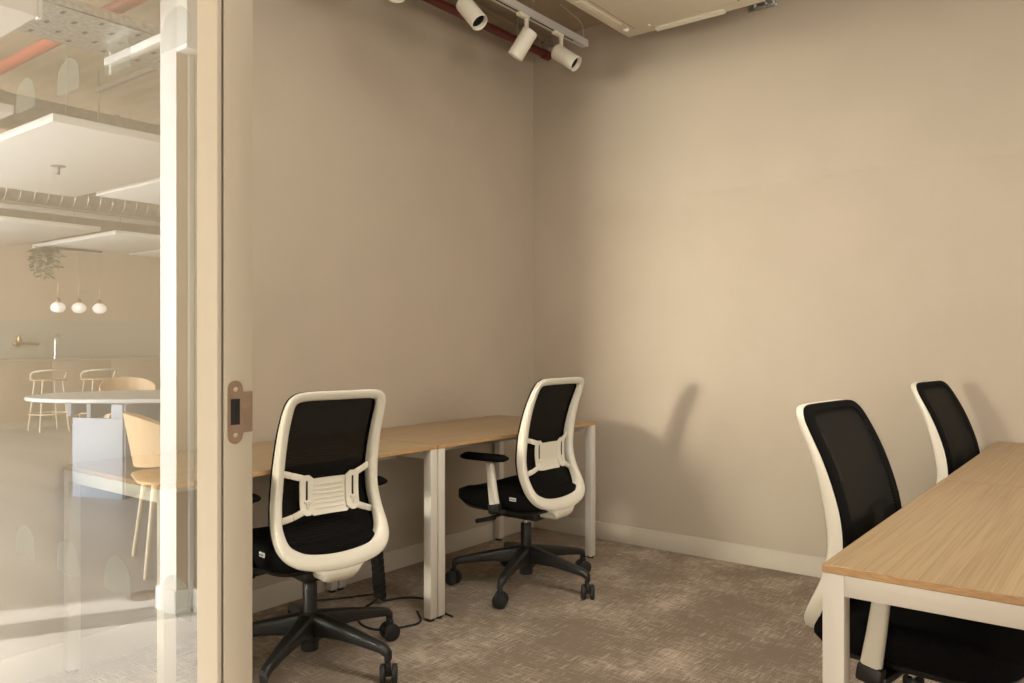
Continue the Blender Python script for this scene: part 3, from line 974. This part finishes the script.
MB().tube([(0, -4.0, 0), (0, 4.0, 0)], 0.125, 24).build('duct_run', M['galv_dull'], sd)
mb = MB()
for k in range(60):
    y = -3.9 + 0.13 * k
    mb.lathe([(0.125, 0), (0.131, 0.006), (0.131, 0.014), (0.125, 0.02)], 20, (0, 1, 0), (0, y, 0))
mb.build('spiral_seam', M['galv_dull'], sd)
run('white_pipe', 'thin white pipe running below the ribbed round duct', 'pipe', [(-9.3, 0.5, 2.56), (-9.3, 7.0, 2.56)], 0.03, M['post'])
cf = thing('trapeze_hanger', 'thin dark trapeze hanger on two rods under the hall soffit', 'hanger', (-5.1, V(2.6), 2.66))
MB().box(-0.5, 0.35, -0.015, 0.015, 0.18, 0.21).build('crossbar', M['galv_dull'], cf)
for x in (-0.48, 0.33):
    MB().tube([(x, 0, 0.34), (x, 0, -0.05)], 0.006, 8).build('rod', M['galv_dull'], cf)

# kitchen run along the far wall
kt = thing('kitchen_counter', 'long taupe kitchen counter along the far wall behind the bar stools', 'kitchen counter', (-11.9, V(4.0), 0))
for k in range(9):
    y = -3.2 + 0.8 * k
    MB().box(-0.30, 0.275, y + 0.002, y + 0.798, 0.09, 0.885, 0.002).build('cupboard_front', M['unit'], kt)
MB().box(-0.30, 0.25, -3.2, 4.0, 0.0, 0.09).build('plinth', M['worktop'], kt)
MB().box(-0.33, 0.30, -3.2, 4.0, 0.885, 0.915, 0.003).build('worktop', M['worktop'], kt)
tp = thing('kitchen_tap', 'tall chrome tap standing on the far kitchen counter', 'tap', (-11.75, V(4.893), 0.915))
MB().lathe([(0.03, 0), (0.03, 0.02), (0.018, 0.03)], 16).build('base', M['chrome'], tp)
MB().tube(smoothpath([(0, 0, 0.02), (0, 0, 0.26), (0.03, 0, 0.32), (0.09, 0, 0.33), (0.12, 0, 0.28)], 5), 0.014, 10).build('spout', M['chrome'], tp)
MB().bar((0, 0.02, 0.06), (0, 0.07, 0.09), 0.012, 0.012).build('lever', M['chrome'], tp)
tp = thing('wall_tap', 'brass-coloured tap with long spout on the splashback at the left picture edge', 'tap', (-12.1, V(4.58), 1.12))
MB().lathe([(0.045, 0), (0.045, 0.04), (0.02, 0.06)], 16, (1, 0, 0), (-0.12, 0, 0)).build('rose', M['brass'], tp)
MB().tube([(-0.08, 0, 0), (0.02, 0, 0.01), (0.05, -0.22, 0.0)], 0.02, 10).build('spout', M['brass'], tp)
MB().lathe([(0.02, 0), (0.03, 0.03), (0.012, 0.10)], 12, (0, 0, 1), (-0.02, 0.0, 0.02)).build('handle', M['brass'], tp)

# pendant lamps on a bar under the raft
pl = thing('pendant_lamp', 'row of three round opal globe lamps hung from one dark bar', 'pendant lamp', (-10.6, V(4.695), 2.296))
MB().box(-0.03, 0.03, -0.28, 0.28, 0.0, 0.024, 0.003).build('ceiling_bar', M['dark'], pl)
for y in (4.445, 4.696, 4.951):
    yy = V(y) - V(4.695)
    cd = MB().tube([(0, yy, 0), (0, yy, -0.62)], 0.003, 6).build('cord', M['brass'], pl)
    MB().lathe([(0.012, -0.60), (0.028, -0.625), (0.028, -0.655), (0.04, -0.66)], 16, (0, 0, 1), (0, yy, 0)).build('lamp_cap', M['brass'], pl)
    pr = [(0.03, -0.655)] + [(0.028 + 0.057 * math.sin(PI * k / 12) ** 0.6, -0.66 - 0.125 * k / 12) for k in range(1, 12)] + [(0.03, -0.785)]
    MB().lathe(pr, 20, (0, 0, 1), (0, yy, 0)).build('globe_shade', M['opal'], pl)

# hanging plant
hp = thing('hanging_plant', 'trailing green plant hanging under the raft above the globe lamps', 'plant', (-10.6, V(4.31), 2.30))
MB().lathe([(0.06, -0.10), (0.09, -0.06), (0.10, 0.0), (0.09, 0.0)], 16).build('pot', M['soffit_dark'], hp)
lf = MB()
stems = MB()
rnd = random.Random(3)
for s in range(22):
    a = rnd.uniform(0, 2 * PI)
    r0 = rnd.uniform(0.02, 0.09)
    r1 = r0 + rnd.uniform(0.02, 0.11)
    ln = rnd.uniform(0.12, 0.42)
    pts = [Vector((r0 * math.cos(a), r0 * math.sin(a), 0.0)), Vector((r1 * math.cos(a), r1 * math.sin(a), -0.06)), Vector((r1 * math.cos(a) + rnd.uniform(-.02, .02), r1 * math.sin(a), -ln))]
    path = smoothpath(pts, 6)
    stems.tube(path, 0.003, 5)
    for k in range(int(ln / 0.035)):
        p = path[min(len(path) - 1, int((k + 1) / (ln / 0.035) * (len(path) - 1)))]
        b = rnd.uniform(0, 2 * PI)
        d = Vector((math.cos(b), math.sin(b), rnd.uniform(-0.8, 0.2))).normalized()
        sd_ = d.cross(Vector((0, 0, 1))).normalized()
        up = sd_.cross(d)
        L_, W_ = rnd.uniform(0.07, 0.11), rnd.uniform(0.028, 0.042)
        q = [p, p + d * L_ * 0.4 + sd_ * W_, p + d * L_, p + d * L_ * 0.4 - sd_ * W_]
        q2 = [v + up * 0.002 for v in q]
        lf.loft([q, q2])
stems.build('stem', M['leaf'], hp)
lf.build('leaves', M['leaf'], hp, smooth=False)

# bar stools
def stool(label, x, y, rot):
    t = thing('bar_stool', label, 'bar stool', (x, V(y), 0), rot, 'bar stools at the kitchen counter')
    MB().lathe([(0.17, 0.645), (0.205, 0.65), (0.21, 0.662), (0.19, 0.668), (0.02, 0.664)], 28).build('seat', M['ash'], t)
    for a in (45, 135, 225, 315):
        ca, sa = math.cos(math.radians(a)), math.sin(math.radians(a))
        MB().tube([(0.17 * ca, 0.17 * sa, 0.65), (0.25 * ca, 0.25 * sa, 0.0)], 0.011, 10).build('leg', M['cream_steel'], t)
    MB().tube([(0.225 * math.cos(2 * PI * k / 24), 0.225 * math.sin(2 * PI * k / 24), 0.22) for k in range(24)], 0.009, 8, closed=True).build('foot_ring', M['cream_steel'], t)
    hoop = smoothpath([(-0.20, 0.02, 0.655), (-0.215, -0.02, 0.74), (-0.17, -0.13, 0.775), (0, -0.21, 0.785), (0.17, -0.13, 0.775), (0.215, -0.02, 0.74), (0.20, 0.02, 0.655)], 6)
    MB().tube(hoop, 0.012, 10).build('back_hoop', M['cream_steel'], t)
    return t
stool('ash and cream steel bar stool at the kitchen counter, first from the picture edge', -11.12, 4.55, PI / 2)
stool('ash and cream steel bar stool at the kitchen counter behind the table chair', -10.85, 5.05, PI / 2)

# oval meeting table
tb = thing('oval_table', 'pale grey oval table on a slab pedestal in the hall', 'table', (-6.25, V(3.52), 0), 0)
def ell(cx, cy, a, b, ang, n=64):
    o = []
    for k in range(n):
        t = 2 * PI * k / n
        x, y = a * math.copysign(abs(math.cos(t)) ** 0.9, math.cos(t)), b * math.copysign(abs(math.sin(t)) ** 0.9, math.sin(t))
        o.append((cx + x * math.cos(ang) - y * math.sin(ang), cy + x * math.sin(ang) + y * math.cos(ang)))
    return o
TA = math.radians(-48)
mb = MB()
rr = []
for g, z in ((-0.012, 0.690), (0.0, 0.696), (0.0, 0.716), (-0.006, 0.722)):
    rr.append([(x, y, z) for x, y in ell(0, 0, 1.09 + g, 0.62 + g, TA)])
mb.loft(rr)
mb.build('tabletop', M['table_top'], tb, sharp=30)
def fin(mb, p, q, z0, z1, th=0.028):
    P = Vector((p[0] + 6.25, V(p[1]) - V(3.52), (z0 + z1) / 2))
    Q = Vector((q[0] + 6.25, V(q[1]) - V(3.52), (z0 + z1) / 2))
    mb.bar(P, Q, th, z1 - z0, (0, 0, 1), 0.002)
mb = MB(); fin(mb, (-6.262, 2.738), (-5.835, 2.90), 0.0, 0.585); fin(mb, (-5.93, 2.864), (-5.835, 2.90), 0.585, 0.69); mb.build('pedestal_slab', M['table_leg'], tb)
for p, q in (((-6.30, 2.72), (-6.69, 3.03)), ((-6.13, 2.785), (-6.63, 3.198))):
    mb = MB(); fin(mb, p, q, 0.595 if p[0] < -6.2 else 0.575, 0.69); mb.build('bracket_fin', M['table_leg'], tb)
mb = MB(); fin(mb, (-5.835, 2.90), (-6.30, 3.60), 0.0, 0.69); mb.build('pedestal_slab', M['table_leg'], tb)
mb = MB(); fin(mb, (-6.6, 4.0), (-6.0, 4.3), 0.0, 0.69); mb.build('pedestal_slab', M['table_leg'], tb)

# shell chairs
def shell_chair(label, x, y, rot):
    t = thing('shell_chair', label, 'chair', (x, V(y), 0), rot, 'ash shell chairs at the oval table')
    # curved back shell (local: faces +y)
    rings = []
    for k in range(11):
        v = k / 10
        z = 0.52 + 0.27 * v
        row_o, row_i = [], []
        for j in range(21):
            u = -1 + 2 * j / 20
            top = z - 0.085 * (abs(u) ** 2.2) * v
            bot = 0.03 * (abs(u) ** 2) * (1 - v)
            a = u * math.radians(82)
            R = 0.26
            xx = R * math.sin(a)
            yy = -R * 0.95 * math.cos(a) + 0.02 - 0.05 * v
            row_o.append((xx, yy, top + bot))
            row_i.append((xx * 0.95, yy * 0.95 + 0.002, top + bot))
        rings.append(row_o + row_i[::-1])
    MB().loft(rings).build('back_shell', M['ash'], t, sharp=50)
    st = []
    for g, z in ((-0.02, 0.445), (0.0, 0.450), (0.0, 0.460), (-0.02, 0.466), (-0.12, 0.458)):
        st.append([(px, py, z) for px, py in rrect(0.46 + 2 * g, 0.45 + 2 * g, 0.10 + min(g, 0) * 0.4, 6, 0, 0.0)])
    MB().loft(st).build('seat', M['ash'], t)
    for sx in (-1, 1):
        MB().tube([(sx * 0.17, -0.15, 0.45), (sx * 0.25, -0.20, 0.0)], [0.014, 0.011], 10).build('leg', M['cream_steel'], t)
        MB().tube([(sx * 0.19, 0.17, 0.45), (sx * 0.24, 0.22, 0.0)], [0.014, 0.011], 10).build('leg', M['cream_steel'], t)
    MB().box(-0.19, 0.19, -0.012, 0.012, 0.425, 0.445).box(-0.012, 0.012, -0.17, 0.17, 0.425, 0.445).build('seat_frame', M['cream_steel'], t)
    return t
shell_chair('ash shell chair seen from behind beside the white post', -3.955, 2.267, math.radians(201))
shell_chair('ash shell chair on the far side of the oval table', -7.85, 3.95, math.radians(-70))

# ------------------------------------------------------------------ light
w = bpy.data.worlds.new('sky')
bpy.context.scene.world = w
w.use_nodes = True
bg = w.node_tree.nodes['Background']
bg.inputs['Color'].default_value = (1.0, 0.97, 0.92, 1)
bg.inputs['Strength'].default_value = 1.0

def sun(name, d, strength, color, ang):
    l = bpy.data.lights.new(name, 'SUN')
    l.energy = strength
    l.color = color
    l.angle = math.radians(ang)
    o = bpy.data.objects.new(name, l)
    C.objects.link(o)
    o.rotation_euler = Vector(d).to_track_quat('-Z', 'Y').to_euler()
    return o
def area(name, loc, d, sx, sy, power, color, spread=180):
    l = bpy.data.lights.new(name, 'AREA')
    l.shape = 'RECTANGLE'
    l.size, l.size_y = sx, sy
    l.spread = math.radians(spread)
    l.energy = power
    l.color = color
    o = bpy.data.objects.new(name, l)
    C.objects.link(o)
    o.location = loc
    o.rotation_euler = Vector(d).to_track_quat('-Z', 'Y').to_euler()
    return o
sun('floor_sun', (-0.47, 0.88, -0.306), 22.0, (1.0, 0.96, 0.90), 0.6)
area('added_daylight', (-4.0, YF + 0.1, 1.68), (0.165, 1, -0.04), 1.0, 0.8, 25, (1.0, 0.95, 0.84), 26)  # added narrow beam for the chair shadow; solid wall behind it, no window
area('added_daylight', (1.8, YF + 0.15, 1.45), (0, 1, 0), 4.2, 2.5, 135, (1.0, 0.97, 0.92))
area('added_daylight', (-7.8, 4.9, 1.5), (0, -1, 0), 8.4, 2.6, 1750, (0.95, 0.98, 1.0))  # added to brighten the hall from its open end; no window stands there
area('side_fill', (XR - 0.02, 2.3, 1.6), (-1, 0, -0.05), 2.4, 1.8, 60, (1.0, 0.95, 0.87))  # added fill for the left wall; the right wall has no window
area('ceiling_fill', (-0.9, 1.7, 2.97), (0, 0, -1), 2.0, 0.4, 44, (1.0, 0.95, 0.86))  # added fill for floor and walls, unseen and without a fixture

# ------------------------------------------------------------------ camera
cam = bpy.data.cameras.new('camera')
cam.sensor_width = 36
cam.lens = 807 / 1024 * 36
co = bpy.data.objects.new('camera', cam)
C.objects.link(co)
co.location = (0, 0, 1.15)
co.rotation_euler = (math.radians(90), 0, math.atan(628 / 807))
cam.clip_start = 0.02
sc = bpy.context.scene
sc.camera = co
sc.view_settings.view_transform = 'Standard'
sc.view_settings.look = 'None'
sc.view_settings.exposure = 0.0
sc.view_settings.gamma = 1.0
sc.view_settings.use_curve_mapping = False
sc.cycles.max_bounces = 10
sc.cycles.transparent_max_bounces = 16
